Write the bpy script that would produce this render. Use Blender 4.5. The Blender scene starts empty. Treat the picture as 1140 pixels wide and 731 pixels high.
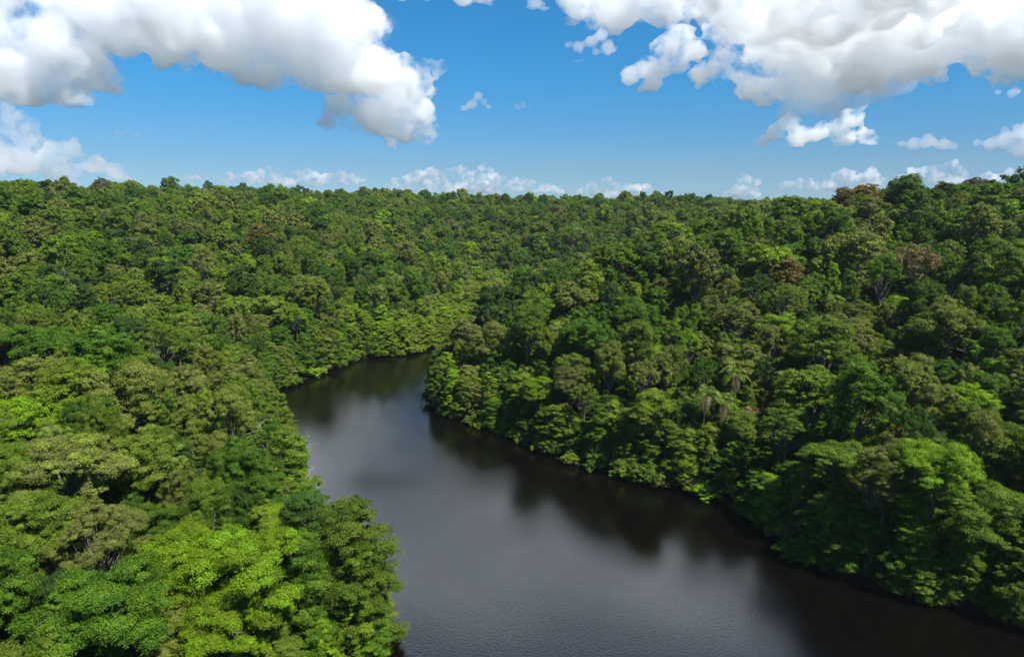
import bpy, bmesh, math, random
import numpy as np
from mathutils import Vector, Matrix

# ------------------------------------------------------------------ camera, sky, sun, exposure
scene = bpy.context.scene
COL = scene.collection
CAM_H, F_PX, W0, H0 = 55.0, 770.0, 1140.0, 731.0
PITCH = math.radians(10.27)
cam_d = bpy.data.cameras.new("camera")
cam_d.sensor_width = 36.0
cam_d.lens = 36.0 * F_PX / W0
cam_d.clip_start, cam_d.clip_end = 0.5, 60000
cam = bpy.data.objects.new("camera", cam_d)
cam.location = (0, 0, CAM_H)
cam.rotation_euler = (math.radians(90) - PITCH, 0, 0)
COL.objects.link(cam)
scene.camera = cam

SUN_EL, SUN_AZ = math.radians(56), math.radians(131)      # azimuth clockwise from +Y (view direction)
SUN_DIR = Vector((math.sin(SUN_AZ) * math.cos(SUN_EL), math.cos(SUN_AZ) * math.cos(SUN_EL), math.sin(SUN_EL)))
world = bpy.data.worlds.new("World")
scene.world = world
world.use_nodes = True
wn = world.node_tree
bg = wn.nodes["Background"]
sky = wn.nodes.new("ShaderNodeTexSky")
sky.sky_type = 'NISHITA'
sky.sun_disc = False
sky.sun_elevation = SUN_EL
sky.sun_rotation = SUN_AZ
sky.altitude = 50
sky.air_density = 1.0
sky.dust_density = 0.0
sky.ozone_density = 6.0
sky_tc = wn.nodes.new("ShaderNodeTexCoord")
sky_sep = wn.nodes.new("ShaderNodeSeparateXYZ"); wn.links.new(sky_tc.outputs["Generated"], sky_sep.inputs[0])
sky_ramp = wn.nodes.new("ShaderNodeValToRGB")                # clear tropical air: bluer than the model's horizon
for n_, (p_, c_) in enumerate([(0.0, (.21, .36, .56)), (.052, (.24, .357, .493)), (.16, (.164, .449, .581)), (.237, (.153, .487, .619)), (.6, (.20, .52, .66))]):
    e_ = sky_ramp.color_ramp.elements[0] if n_ == 0 else sky_ramp.color_ramp.elements[1] if n_ == 1 else sky_ramp.color_ramp.elements.new(p_)
    e_.position = p_; e_.color = (*c_, 1)
wn.links.new(sky_sep.outputs[2], sky_ramp.inputs[0])
sky_mul = wn.nodes.new("ShaderNodeMix"); sky_mul.data_type = 'RGBA'; sky_mul.blend_type = 'MULTIPLY'; sky_mul.inputs[0].default_value = 1.0
wn.links.new(sky.outputs[0], sky_mul.inputs[6]); wn.links.new(sky_ramp.outputs[0], sky_mul.inputs[7])
wn.links.new(sky_mul.outputs[2], bg.inputs[0])
bg.inputs[1].default_value = 0.10
sun_d = bpy.data.lights.new("sun", 'SUN')
sun_d.energy = 4.7
sun_d.angle = math.radians(0.53)
sun_d.color = (1.0, 0.955, 0.88)
sun = bpy.data.objects.new("sun", sun_d)
sun.rotation_euler = (-SUN_DIR).to_track_quat('-Z', 'Y').to_euler()
sun.location = (0, -20, 300)
COL.objects.link(sun)
scene.view_settings.view_transform = 'Standard'
scene.view_settings.look = 'None'
scene.view_settings.gamma = 1
scene.view_settings.use_curve_mapping = False
scene.view_settings.exposure = 1.0
cy = scene.cycles
cy.max_bounces = 26
cy.diffuse_bounces = 4
cy.glossy_bounces = 3
cy.transmission_bounces = 4
cy.volume_bounces = 24
cy.transparent_max_bounces = 48
cy.sample_clamp_indirect = 6.0
cy.use_denoising = True

# ------------------------------------------------------------------ helpers
def tag(o, label=None, cat=None, group=None, kind=None):
    if label: o["label"] = label
    if cat: o["category"] = cat
    if group: o["group"] = group
    if kind: o["kind"] = kind
    return o

def link(name, me, parent=None):
    o = bpy.data.objects.new(name, me)
    COL.objects.link(o)
    if parent: o.parent = parent
    return o

def np_mesh(name, verts, faces, mats=(), attrs=None, mat_idx=None, smooth=False):
    """verts (n,3), faces (m,k) with one k"""
    me = bpy.data.meshes.new(name)
    verts = np.ascontiguousarray(verts, dtype=np.float32)
    faces = np.ascontiguousarray(faces, dtype=np.int32)
    m, k = faces.shape
    me.vertices.add(len(verts)); me.vertices.foreach_set("co", verts.ravel())
    me.loops.add(m * k); me.loops.foreach_set("vertex_index", faces.ravel())
    me.polygons.add(m)
    me.polygons.foreach_set("loop_start", np.arange(0, m * k, k, dtype=np.int32))
    me.polygons.foreach_set("loop_total", np.full(m, k, dtype=np.int32))
    for mt in mats: me.materials.append(mt)
    if mat_idx is not None: me.polygons.foreach_set("material_index", np.asarray(mat_idx, dtype=np.int32))
    if smooth: me.polygons.foreach_set("use_smooth", np.ones(m, dtype=bool))
    for an, av in (attrs or {}).items():
        a = me.attributes.new(an, 'FLOAT', 'POINT')
        a.data.foreach_set("value", np.ascontiguousarray(av, dtype=np.float32))
    me.update(calc_edges=True)
    me.validate()
    return me

CP, SP = math.cos(PITCH), math.sin(PITCH)
def pray(px, py):
    u, v = (px - W0 / 2) / F_PX, (H0 / 2 - py) / F_PX
    return np.array([u, CP + v * SP, -SP + v * CP])
def unproj(px, py, z=0.0):
    d = pray(px, py); t = (z - CAM_H) / d[2]
    return np.array([d[0] * t, d[1] * t])
def project(x, y, z):
    dz = z - CAM_H
    depth = y * CP - dz * SP
    up = y * SP + dz * CP
    dd = np.maximum(depth, 1e-3)
    return W0 / 2 + F_PX * x / dd, H0 / 2 - F_PX * up / dd, depth

# ------------------------------------------------------------------ terrain
right_px = [(483, 436), (481, 452), (508, 466), (578, 486), (622, 511), (680, 526), (762, 546), (832, 567), (862, 600), (902, 631), (962, 652), (1050, 672), (1140, 697)]
left_px = [(366, 752), (404, 732), (432, 704), (396, 672), (352, 640), (342, 600), (340, 562), (330, 522), (315, 487), (300, 455), (300, 432), (330, 417), (372, 405)]
R_pts = [unproj(*p) for p in right_px]
L_pts = [unproj(p[0], p[1], 2.0) for p in left_px]
far_pts = [unproj(386, 401), unproj(420, 397), unproj(455, 395.5)]
poly = ([np.array(p) for p in [(330, -700), (260, -260), (190, -60), (150, 0), (112, 45)]]
        + R_pts[::-1]
        + [unproj(490, 415), np.array((-14., 262)), np.array((-6., 330)), np.array((6., 410)),
           np.array((0., 412)), np.array((-14., 330)), np.array((-26., 268))]
        + far_pts[::-1] + L_pts[::-1]
        + [np.array(p) for p in [(-27, 56), (-22, 25), (4, -30), (60, -160), (120, -700)]])
poly = np.array(poly)

def smooth_poly(P, n=2):
    for _ in range(n):                                     # Chaikin corner cutting
        Q = np.roll(P, -1, axis=0)
        P = np.stack([0.75 * P + 0.25 * Q, 0.25 * P + 0.75 * Q], axis=1).reshape(-1, 2)
    return P
poly = smooth_poly(poly, 2)

def river_sd(x, y):
    """distance to the bank, negative on the water"""
    x = np.asarray(x, float).ravel(); y = np.asarray(y, float).ravel()
    best = np.full(x.shape, 1e9); inside = np.zeros(x.shape, bool)
    n = len(poly)
    for i in range(n):
        ax, ay = poly[i]; bx, by = poly[(i + 1) % n]
        dx, dy = bx - ax, by - ay
        L2 = dx * dx + dy * dy + 1e-12
        t = np.clip(((x - ax) * dx + (y - ay) * dy) / L2, 0, 1)
        d2 = (x - ax - t * dx) ** 2 + (y - ay - t * dy) ** 2
        best = np.minimum(best, d2)
        c = ((ay > y) != (by > y)) & (x < (bx - ax) * (y - ay) / (by - ay + 1e-12) + ax)
        inside ^= c
    d = np.sqrt(best)
    return np.where(inside, -d, d)

AZ = np.array([-180, -60, -37, -28, -20, -12.5, -5, 2, 8, 15, 22, 26, 29, 37, 60, 180.])
PH = np.array([30, 43, 44, 45, 45, 45, 43, 40, 38, 38, 35, 36, 38, 41, 39, 30.])
def ground(x, y):
    shp = np.shape(x)
    x = np.asarray(x, float).ravel(); y = np.asarray(y, float).ravel()
    s = river_sd(x, y)
    az = np.degrees(np.arctan2(x, y))
    P = np.interp(az, AZ, PH)
    r = np.hypot(x, y)
    P = 32 + (P - 32) * np.clip(r / 120, 0, 1)
    P = P - np.clip(r - 620, 0, 900) * 0.03
    w = np.where(az < 0, 1.0, 0.85)
    L = 135 * w
    sp = np.maximum(s, 0)
    prof = 1 - np.exp(-(sp / L) ** 1.35)
    rough = (1.5 * np.sin(x * 0.031 + 1.3) * np.sin(y * 0.027) + 1.1 * np.sin(x * 0.063 + y * 0.05) + 0.9 * np.sin(y * 0.071 - x * 0.033)) * np.clip(sp / 60, 0, 1)
    far = np.clip((sp - 12) / 40, 0, 1)
    V0 = [(-10, 330), (20, 400), (90, 460), (220, 500), (420, 560)]              # the side valley bends away behind the right hill
    dv = np.full(x.shape, 1e9)
    for (ax, ay), (bx, by) in zip(V0[:-1], V0[1:]):
        t = np.clip(((x - ax) * (bx - ax) + (y - ay) * (by - ay)) / ((bx - ax) ** 2 + (by - ay) ** 2), 0, 1)
        dv = np.minimum(dv, np.hypot(x - ax - t * (bx - ax), y - ay - t * (by - ay)))
    rough = rough - 15 * np.exp(-(dv / 48) ** 2) * far
    for hx, hy, hr, hh in ((62, 262, 52, 9), (150, 262, 75, 5), (-150, 330, 60, 3), (-60, 320, 30, 4)):
        rough = rough + hh * np.exp(-((x - hx) ** 2 + (y - hy) ** 2) / hr ** 2) * far
    g = np.where(s > 0, 0.25 + np.minimum(s, 5) * 0.22 + P * prof + rough, np.maximum(-3.5, 0.25 + s * 0.45))
    return g.reshape(shp)

def axis(fine0, fine1, step, lo, hi, growth=1.13):
    a = list(np.arange(fine0, fine1 + 0.1, step))
    d, v = step, fine1
    while v < hi: d *= growth; v += d; a.append(v)
    d, v = step, fine0
    pre = []
    while v > lo: d *= growth; v -= d; pre.append(v)
    return np.array(pre[::-1] + a)

# ------------------------------------------------------------------ materials
def new_mat(name):
    m = bpy.data.materials.new(name); m.use_nodes = True
    nt = m.node_tree
    return m, nt, nt.nodes["Principled BSDF"], nt.nodes["Material Output"]

def node(nt, typ, **kw):
    n = nt.nodes.new(typ)
    for k, v in kw.items(): setattr(n, k, v)
    return n

# tint stops: 0 dark blue green | .12 deep green | .25 mid green | .38 olive | .5 grey green | .62 yellow green | .74 lime | .86 rust | 1 grey brown
STOPS = [(0.0, (0.036, 0.072, 0.012)), (0.12, (0.048, 0.115, 0.006)), (0.25, (0.092, 0.155, 0.010)), (0.38, (0.120, 0.148, 0.020)),
         (0.5, (0.130, 0.148, 0.036)), (0.62, (0.135, 0.200, 0.008)), (0.74, (0.130, 0.255, 0.007)), (0.86, (0.155, 0.105, 0.024)), (1.0, (0.15, 0.132, 0.080))]
TINT = {"dark green": 0.0, "deep green": 0.12, "green": 0.25, "olive green": 0.38, "grey green": 0.5, "yellow green": 0.62, "lime green": 0.74, "rust brown": 0.86, "grey brown": 1.0}

def make_leaf_mat():
    m, nt, b, out = new_mat("foliage")
    L = nt.links.new
    at = node(nt, "ShaderNodeAttribute", attribute_type='INSTANCER', attribute_name="tint")
    av = node(nt, "ShaderNodeAttribute", attribute_type='INSTANCER', attribute_name="val")
    cv = node(nt, "ShaderNodeAttribute", attribute_type='GEOMETRY', attribute_name="cv")
    # leaf clumps vary a little in hue round their tree's own colour
    sub = node(nt, "ShaderNodeMath", operation='MULTIPLY_ADD'); L(cv.outputs["Fac"], sub.inputs[0]); sub.inputs[1].default_value = 0.18; sub.inputs[2].default_value = -0.09
    add = node(nt, "ShaderNodeMath", operation='ADD', use_clamp=True); L(at.outputs["Fac"], add.inputs[0]); L(sub.outputs[0], add.inputs[1])
    ramp = node(nt, "ShaderNodeValToRGB")
    el = ramp.color_ramp.elements
    el[0].position, el[0].color = STOPS[0][0], (*STOPS[0][1], 1)
    el[1].position, el[1].color = STOPS[-1][0], (*STOPS[-1][1], 1)
    for p, c in STOPS[1:-1]:
        e = el.new(p); e.color = (*c, 1)
    L(add.outputs[0], ramp.inputs[0])
    k1 = node(nt, "ShaderNodeMath", operation='MULTIPLY_ADD'); L(cv.outputs["Fac"], k1.inputs[0]); k1.inputs[1].default_value = 0.9; k1.inputs[2].default_value = 0.72
    k2 = node(nt, "ShaderNodeMath", operation='MULTIPLY'); L(k1.outputs[0], k2.inputs[0]); L(av.outputs["Fac"], k2.inputs[1])
    mul = node(nt, "ShaderNodeVectorMath", operation='SCALE'); L(ramp.outputs[0], mul.inputs[0]); L(k2.outputs[0], mul.inputs["Scale"])
    L(mul.outputs[0], b.inputs["Base Color"])
    b.inputs["Roughness"].default_value = 0.55
    b.inputs["Specular IOR Level"].default_value = 0.14
    tr = node(nt, "ShaderNodeBsdfTranslucent")
    yel = node(nt, "ShaderNodeMix", data_type='RGBA', blend_type='MULTIPLY'); yel.inputs[0].default_value = 1.0
    L(mul.outputs[0], yel.inputs[6]); yel.inputs[7].default_value = (1.25, 1.2, 0.45, 1)
    L(yel.outputs[2], tr.inputs[0])
    mx = node(nt, "ShaderNodeMixShader"); mx.inputs[0].default_value = 0.24
    L(b.outputs[0], mx.inputs[1]); L(tr.outputs[0], mx.inputs[2]); L(mx.outputs[0], out.inputs[0])
    return m
M_LEAF = make_leaf_mat()

def make_bark(name, c0, c1):
    m, nt, b, out = new_mat(name)
    no = node(nt, "ShaderNodeTexNoise"); no.inputs["Scale"].default_value = 1.6; no.inputs["Detail"].default_value = 6
    tc = node(nt, "ShaderNodeTexCoord"); mp = node(nt, "ShaderNodeMapping"); mp.inputs["Scale"].default_value = (2, 2, 0.5)
    nt.links.new(tc.outputs["Object"], mp.inputs[0]); nt.links.new(mp.outputs[0], no.inputs[0])
    r = node(nt, "ShaderNodeValToRGB"); r.color_ramp.elements[0].position = 0.35; r.color_ramp.elements[1].position = 0.65
    r.color_ramp.elements[0].color = (*c0, 1); r.color_ramp.elements[1].color = (*c1, 1)
    nt.links.new(no.outputs[0], r.inputs[0]); nt.links.new(r.outputs[0], b.inputs["Base Color"])
    b.inputs["Roughness"].default_value = 0.9
    return m
M_BARK = make_bark("bark", (0.06, 0.05, 0.036), (0.15, 0.13, 0.10))
M_PALE = make_bark("pale_dead_wood", (0.22, 0.19, 0.15), (0.42, 0.38, 0.32))

def make_ground_mat():
    m, nt, b, out = new_mat("forest_floor")
    tc = node(nt, "ShaderNodeTexCoord")
    n1 = node(nt, "ShaderNodeTexNoise"); n1.inputs["Scale"].default_value = 0.25; n1.inputs["Detail"].default_value = 8
    nt.links.new(tc.outputs["Object"], n1.inputs[0])
    r = node(nt, "ShaderNodeValToRGB")
    r.color_ramp.elements[0].position = 0.35; r.color_ramp.elements[0].color = (0.030, 0.026, 0.014, 1)
    r.color_ramp.elements[1].position = 0.68; r.color_ramp.elements[1].color = (0.032, 0.055, 0.014, 1)
    nt.links.new(n1.outputs[0], r.inputs[0])
    sp = node(nt, "ShaderNodeSeparateXYZ"); nt.links.new(tc.outputs["Object"], sp.inputs[0])
    wet = node(nt, "ShaderNodeMapRange"); wet.inputs[1].default_value = .7; wet.inputs[2].default_value = 1.6                # wet mud by the water
    nt.links.new(sp.outputs[2], wet.inputs[0])
    mm = node(nt, "ShaderNodeMix", data_type='RGBA'); mm.inputs[6].default_value = (.016, .012, .008, 1)
    nt.links.new(wet.outputs[0], mm.inputs[0]); nt.links.new(r.outputs[0], mm.inputs[7]); nt.links.new(mm.outputs[2], b.inputs["Base Color"])
    b.inputs["Roughness"].default_value = 0.95; b.inputs["Specular IOR Level"].default_value = 0.1
    bp = node(nt, "ShaderNodeBump"); bp.inputs["Distance"].default_value = 0.4
    nt.links.new(n1.outputs[0], bp.inputs["Height"]); nt.links.new(bp.outputs[0], b.inputs["Normal"])
    return m

def make_water_mat():
    m, nt, b, out = new_mat("black_river_water")
    L = nt.links.new
    b.inputs["Base Color"].default_value = (0.0022, 0.0018, 0.0014, 1)
    b.inputs["Roughness"].default_value = 0.10
    b.inputs["IOR"].default_value = 1.6; b.inputs["Specular Tint"].default_value = (.86, .94, 1, 1)
    tc = node(nt, "ShaderNodeTexCoord")
    mp = node(nt, "ShaderNodeMapping"); mp.inputs["Rotation"].default_value = (0, 0, math.radians(25)); mp.inputs["Scale"].default_value = (1.0, 1.25, 1.0)
    L(tc.outputs["Object"], mp.inputs[0])
    n1 = node(nt, "ShaderNodeTexNoise"); n1.inputs["Scale"].default_value = 2.6; n1.inputs["Detail"].default_value = 3; n1.inputs["Roughness"].default_value = 0.6
    L(mp.outputs[0], n1.inputs[0])
    n2 = node(nt, "ShaderNodeTexNoise"); n2.inputs["Scale"].default_value = 0.035; n2.inputs["Detail"].default_value = 4      # gusts: calm and ruffled patches
    L(tc.outputs["Object"], n2.inputs[0])
    gr = node(nt, "ShaderNodeMapRange"); gr.inputs[1].default_value = 0.35; gr.inputs[2].default_value = 0.65; gr.inputs[3].default_value = 0.35; gr.inputs[4].default_value = 1.0
    L(n2.outputs[0], gr.inputs[0])
    bp = node(nt, "ShaderNodeBump"); bp.inputs["Distance"].default_value = 0.038
    L(gr.outputs[0], bp.inputs["Strength"]); L(n1.outputs[0], bp.inputs["Height"]); L(bp.outputs[0], b.inputs["Normal"])
    rr = node(nt, "ShaderNodeMapRange"); rr.inputs[1].default_value = 0.35; rr.inputs[2].default_value = 0.65; rr.inputs[3].default_value = 0.03; rr.inputs[4].default_value = 0.09
    L(n2.outputs[0], rr.inputs[0])
    gust = node(nt, "ShaderNodeVectorMath", operation='SUBTRACT'); L(tc.outputs["Object"], gust.inputs[0])      # one slick of smoother water by the left bank
    gp = unproj(402, 512); gust.inputs[1].default_value = (gp[0], gp[1], 0)
    gs = node(nt, "ShaderNodeVectorMath", operation='MULTIPLY'); L(gust.outputs[0], gs.inputs[0]); gs.inputs[1].default_value = (1 / 9, 1 / 6.5, 0)
    gl = node(nt, "ShaderNodeVectorMath", operation='LENGTH'); L(gs.outputs[0], gl.inputs[0])
    gn = node(nt, "ShaderNodeMath", operation='MULTIPLY_ADD'); L(n2.outputs[0], gn.inputs[0]); gn.inputs[1].default_value = 1.6; L(gl.outputs["Value"], gn.inputs[2])
    gm = node(nt, "ShaderNodeMapRange"); gm.inputs[1].default_value = 1.9; gm.inputs[2].default_value = .9; gm.inputs[3].default_value = 0; gm.inputs[4].default_value = -.08
    L(gn.outputs[0], gm.inputs[0])
    ra = node(nt, "ShaderNodeMath", operation='ADD'); L(rr.outputs[0], ra.inputs[0]); L(gm.outputs[0], ra.inputs[1]); ra.use_clamp = True; L(ra.outputs[0], b.inputs["Roughness"])
    return m

def make_cloud_mat(name, dens, g=0.35, uneven=None):
    m, nt, b, out = new_mat(name)
    nt.nodes.remove(b)
    v = node(nt, "ShaderNodeVolumePrincipled")
    v.inputs["Color"].default_value = (.972, .979, .988, 1)
    v.inputs["Density"].default_value = dens
    v.inputs["Anisotropy"].default_value = g
    nt.links.new(v.outputs[0], out.inputs["Volume"])
    m.cycles.homogeneous_volume = uneven is None
    m.cycles.volume_step_rate = .12
    if uneven:
        tc = node(nt, "ShaderNodeTexCoord")
        no = node(nt, "ShaderNodeTexNoise"); no.inputs["Scale"].default_value = uneven; no.inputs["Detail"].default_value = 7; no.inputs["Roughness"].default_value = .68
        nt.links.new(tc.outputs["Object"], no.inputs[0])
        mr = node(nt, "ShaderNodeMapRange"); mr.inputs[1].default_value = .45; mr.inputs[2].default_value = .62; mr.inputs[3].default_value = dens * .04; mr.inputs[4].default_value = dens * 2.0
        nt.links.new(no.outputs[0], mr.inputs[0]); nt.links.new(mr.outputs[0], v.inputs["Density"])
    return m

# ------------------------------------------------------------------ ground sheet and river
gx = axis(-190, 230, 4.0, -9000, 9000); gy = axis(-40, 460, 4.0, -6000, 12000)
GX, GY = np.meshgrid(gx, gy)
GZ = ground(GX, GY)
ny, nx = GX.shape
ii = np.arange(ny * nx).reshape(ny, nx)
gf = np.stack([ii[:-1, :-1], ii[:-1, 1:], ii[1:, 1:], ii[1:, :-1]], -1).reshape(-1, 4)
g_me = np_mesh("ground", np.stack([GX, GY, GZ], -1).reshape(-1, 3), gf, [make_ground_mat()], smooth=True)
tag(link("ground", g_me), "dark forest floor rising from the river into hills", "ground", kind="structure")
wv = np.array([(-120, -690, 0), (340, -690, 0), (340, 570, 0), (-120, 570, 0)], float)
tag(link("water", np_mesh("water", wv, [[0, 1, 2, 3]], [make_water_mat()])), "dark river winding between the forested banks", "river", kind="structure")

# ------------------------------------------------------------------ tree prototypes
def unit(v): return v / (np.linalg.norm(v, axis=-1, keepdims=True) + 1e-9)

def leaf_quads(pos, nrm, length, width, rng, droop=0.0):
    n = len(pos)
    t = unit(np.cross(nrm, unit(rng.normal(size=(n, 3)))))
    bt = np.cross(nrm, t)
    l = (length * rng.uniform(0.7, 1.3, n))[:, None]; w = (width * rng.uniform(0.7, 1.3, n))[:, None]
    a = pos - t * l * 0.5; c = pos + t * l * 0.5
    mid = pos + nrm * (0.10 * l)
    b = mid + bt * w * 0.5; d = mid - bt * w * 0.5
    v = np.stack([a, b, c, d], 1).reshape(-1, 3)
    f = np.arange(n * 4).reshape(n, 4)
    return v, f

def tube(p0, p1, r0, r1, sides=6, bend=None, segs=4):
    p0, p1 = np.array(p0, float), np.array(p1, float)
    ts = np.linspace(0, 1, segs + 1)
    bend = np.zeros(3) if bend is None else np.array(bend, float)
    pts = p0 + (p1 - p0) * ts[:, None] + bend * (4 * ts * (1 - ts))[:, None]
    V = []
    for i in range(segs + 1):
        d = pts[min(i + 1, segs)] - pts[max(i - 1, 0)]; d = d / (np.linalg.norm(d) + 1e-9)
        u = np.cross(d, (0, 1, 0.3)); u /= np.linalg.norm(u) + 1e-9
        w = np.cross(d, u)
        r = r0 + (r1 - r0) * ts[i]
        a = np.arange(sides) * 2 * math.pi / sides
        V.append(pts[i] + r * (np.cos(a)[:, None] * u + np.sin(a)[:, None] * w))
    V = np.concatenate(V)
    Fc = []
    for i in range(segs):
        for k in range(sides):
            Fc.append((i * sides + k, i * sides + (k + 1) % sides, (i + 1) * sides + (k + 1) % sides, (i + 1) * sides + k))
    return V, np.array(Fc)

def merge(parts):
    V, Fc, o = [], [], 0
    for v, f in parts:
        V.append(v); Fc.append(f + o); o += len(v)
    return np.concatenate(V), np.concatenate(Fc)

LOD = {"close": (300, 0.165, 0.098), "near": (165, 0.225, 0.14), "mid": (40, 0.44, 0.28), "far": (14, 0.72, 0.46)}

def build_shape(kind, seed):
    """lobes: centre, radius (xy), radius (z) of a tree about 22 m tall; returns lobes, tree height, bole height"""
    rng = np.random.default_rng(seed)
    lobes = []
    if kind == "dome":
        R, zc, hz = 5.2, 16.2, 5.6
        n = 20
        for i in range(n):
            f = (i + 0.5) / n
            cz = 1 - 1.55 * f
            a = i * 2.39996 + rng.uniform(-.4, .4)
            rad = math.sqrt(max(0, 1 - cz * cz))
            k = rng.uniform(0.55, 0.88)
            r = rng.uniform(1.2, 2.15)
            lobes.append((R * k * rad * math.cos(a), R * k * rad * math.sin(a), zc + hz * k * cz * 0.9, r, r * rng.uniform(.7, .95)))
        bole = 9.5
    elif kind == "umbrella":
        for i in range(7):                                   # a lower, inner tier
            a = rng.uniform(0, 6.28); rr = rng.uniform(1.5, 4.2)
            r = rng.uniform(1.0, 1.6)
            lobes.append((rr * math.cos(a), rr * math.sin(a), rng.uniform(13.5, 16.5), r, r * .6))
        n = 17
        for i in range(n):
            f = math.sqrt((i + 0.5) / n)
            a = i * 2.39996 + rng.uniform(-.4, .4)
            rr = 5.6 * f * rng.uniform(.85, 1.1)
            r = rng.uniform(1.3, 2.1)
            lobes.append((rr * math.cos(a), rr * math.sin(a), 20.0 - 0.085 * rr * rr + rng.uniform(-1.5, .7), r, r * rng.uniform(.38, .58)))
        bole = 13.5
    elif kind == "lumpy":
        n = 17
        for i in range(n):
            a = rng.uniform(0, 2 * math.pi); z = rng.uniform(10.5, 20.5)
            rmax = 4.6 * math.sin(math.pi * min(1, max(0.15, (23 - z) / 14))) ** 0.8
            rr = rmax * rng.uniform(.45, 1.0)
            r = rng.uniform(1.2, 2.3)
            lobes.append((rr * math.cos(a), rr * math.sin(a), z, r, r * rng.uniform(.6, .9)))
        bole = 9
    elif kind == "feathery":
        n = 26
        for i in range(n):
            f = (i + 0.5) / n
            cz = 1 - 1.1 * f
            a = i * 2.39996 + rng.uniform(-.5, .5)
            rad = math.sqrt(max(0, 1 - cz * cz))
            k = rng.uniform(0.7, 1.0)
            r = rng.uniform(.8, 1.35)
            lobes.append((5.0 * k * rad * math.cos(a), 5.0 * k * rad * math.sin(a), 16.2 + 4.6 * k * cz, r, r * rng.uniform(.6, .85)))
        bole = 11
    elif kind == "emergent":
        n = 13
        for i in range(n):
            f = (i + 0.5) / n; cz = 1 - 1.3 * f; a = i * 2.39996 + rng.uniform(-.5, .5)
            rad = math.sqrt(max(0, 1 - cz * cz)); k = rng.uniform(.6, 1.0); r = rng.uniform(.8, 1.5)
            lobes.append((3.9 * k * rad * math.cos(a), 3.9 * k * rad * math.sin(a), 18.4 + 2.6 * k * cz, r, r * rng.uniform(.55, .8)))
        bole = 14.5
    elif kind == "curtain":                                  # leafy from the crown to the ground, as at a forest edge
        n = 24
        for i in range(n):
            z = 1.0 + 18.5 * (i / (n - 1)) ** 0.9
            a = i * 2.39996 + rng.uniform(-.5, .5)
            rr = 3.9 * math.sin(math.pi * (0.30 + 0.62 * z / 20)) * rng.uniform(.65, 1.05)
            r = rng.uniform(1.3, 2.1)
            lobes.append((rr * math.cos(a), rr * math.sin(a), z, r, r * rng.uniform(.75, 1.1)))
        bole = 6
    elif kind == "bush":
        n = 11
        for i in range(n):
            a = i * 2.39996; rr = 2.3 * math.sqrt((i + .5) / n) * rng.uniform(.8, 1.15)
            r = rng.uniform(.7, 1.25)
            lobes.append((rr * math.cos(a), rr * math.sin(a), 2.6 - 0.28 * rr * rr + rng.uniform(-.4, .5), r, r * rng.uniform(.7, 1.0)))
        bole = 1.0
    if kind in ("dome", "umbrella", "lumpy"):
        for _ in range(4):                                    # stray sprays that break the outline
            a = rng.uniform(0, 6.283); rr = rng.uniform(3.6, 5.6); r = rng.uniform(.6, 1.05)
            lobes.append((rr * math.cos(a), rr * math.sin(a), rng.uniform(12.5, 19.5), r, r * .75))
    return lobes, bole

def crown_geo(kind, seed, lod, lobes):
    rng = np.random.default_rng(seed * 7 + 3)
    nl, ll, lw = LOD[lod]
    cc, cr, cl = [], [], []
    for (x, y, z, r, rz) in lobes:
        m = int(round((16 if kind != "feathery" else 17) * (r / 1.7) ** 1.3)) + 4
        for j in range(m):
            d = unit(rng.normal(size=3) + np.array([0, 0, 0.35]))
            k = rng.uniform(0.66, 1.12)
            cc.append((x + d[0] * r * k, y + d[1] * r * k, z + d[2] * rz * k)); cr.append(r * rng.uniform(.17, .42)); cl.append((x, y, z))
    cc, cr, cl = np.array(cc), np.array(cr), np.array(cl)
    if kind == "feathery": nl, ll, lw = int(nl * .8), ll * .75, lw * .6
    if kind == "bush": ll, lw = ll * .8, lw * .75
    n = len(cc)
    idx = np.repeat(np.arange(n), nl)
    d = rng.normal(size=(len(idx), 3)); d[:, 2] = d[:, 2] * .8 + .25
    d = unit(d)
    pos = cc[idx] + d * (cr[idx] * (rng.uniform(.45, 1.1, len(idx)) + rng.exponential(.14, len(idx))))[:, None] * np.array([1.2, 1.2, .66])
    out = unit(cc[idx] - cl[idx])
    nrm = unit(0.55 * d + 0.45 * out + np.array([0, 0, .45]) + .55 * rng.normal(size=d.shape))
    v, f = leaf_quads(pos, nrm, ll, lw, rng)
    clump_v = rng.uniform(0, 1, n)
    cv = np.clip(.55 * clump_v[idx] + .45 * rng.uniform(0, 1, len(idx)), 0, 1)
    return v, f, np.repeat(cv, 4)

def trunk_geo(kind, seed, lobes, bole, fine=True):
    rng = np.random.default_rng(seed * 5 + 1)
    parts = []
    r0 = .36 if kind not in ("bush",) else .12
    top = np.array([rng.uniform(-.5, .5), rng.uniform(-.5, .5), bole])
    parts.append(tube((0, 0, -1.5), top, r0 * 1.25, r0 * .7, 7 if fine else 4, (rng.uniform(-.4, .4), rng.uniform(-.4, .4), 0), 5 if fine else 2))
    lz = max(l[2] for l in lobes)
    ctr = np.array([0, 0, bole + (lz - bole) * .55])
    if fine:
        parts.append(tube(top, ctr, r0 * .7, r0 * .3, 6, None, 3))
        for (x, y, z, r, rz) in lobes:
            if z < bole - 1 and kind != "curtain": continue
            st = top + (ctr - top) * rng.uniform(0, .8)
            if kind == "curtain": st = np.array([0, 0, max(.5, z - 2)])
            e = np.array([x, y, z])
            parts.append(tube(st, e, r0 * .32, r0 * .08, 5, (0, 0, -.12 * np.linalg.norm(e - st)), 3))
            for _ in range(2):
                parts.append(tube(e, e + unit(rng.normal(size=3) + [0, 0, .5]) * r * .9, r0 * .10, r0 * .03, 4, None, 2))
    return merge(parts)

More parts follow.
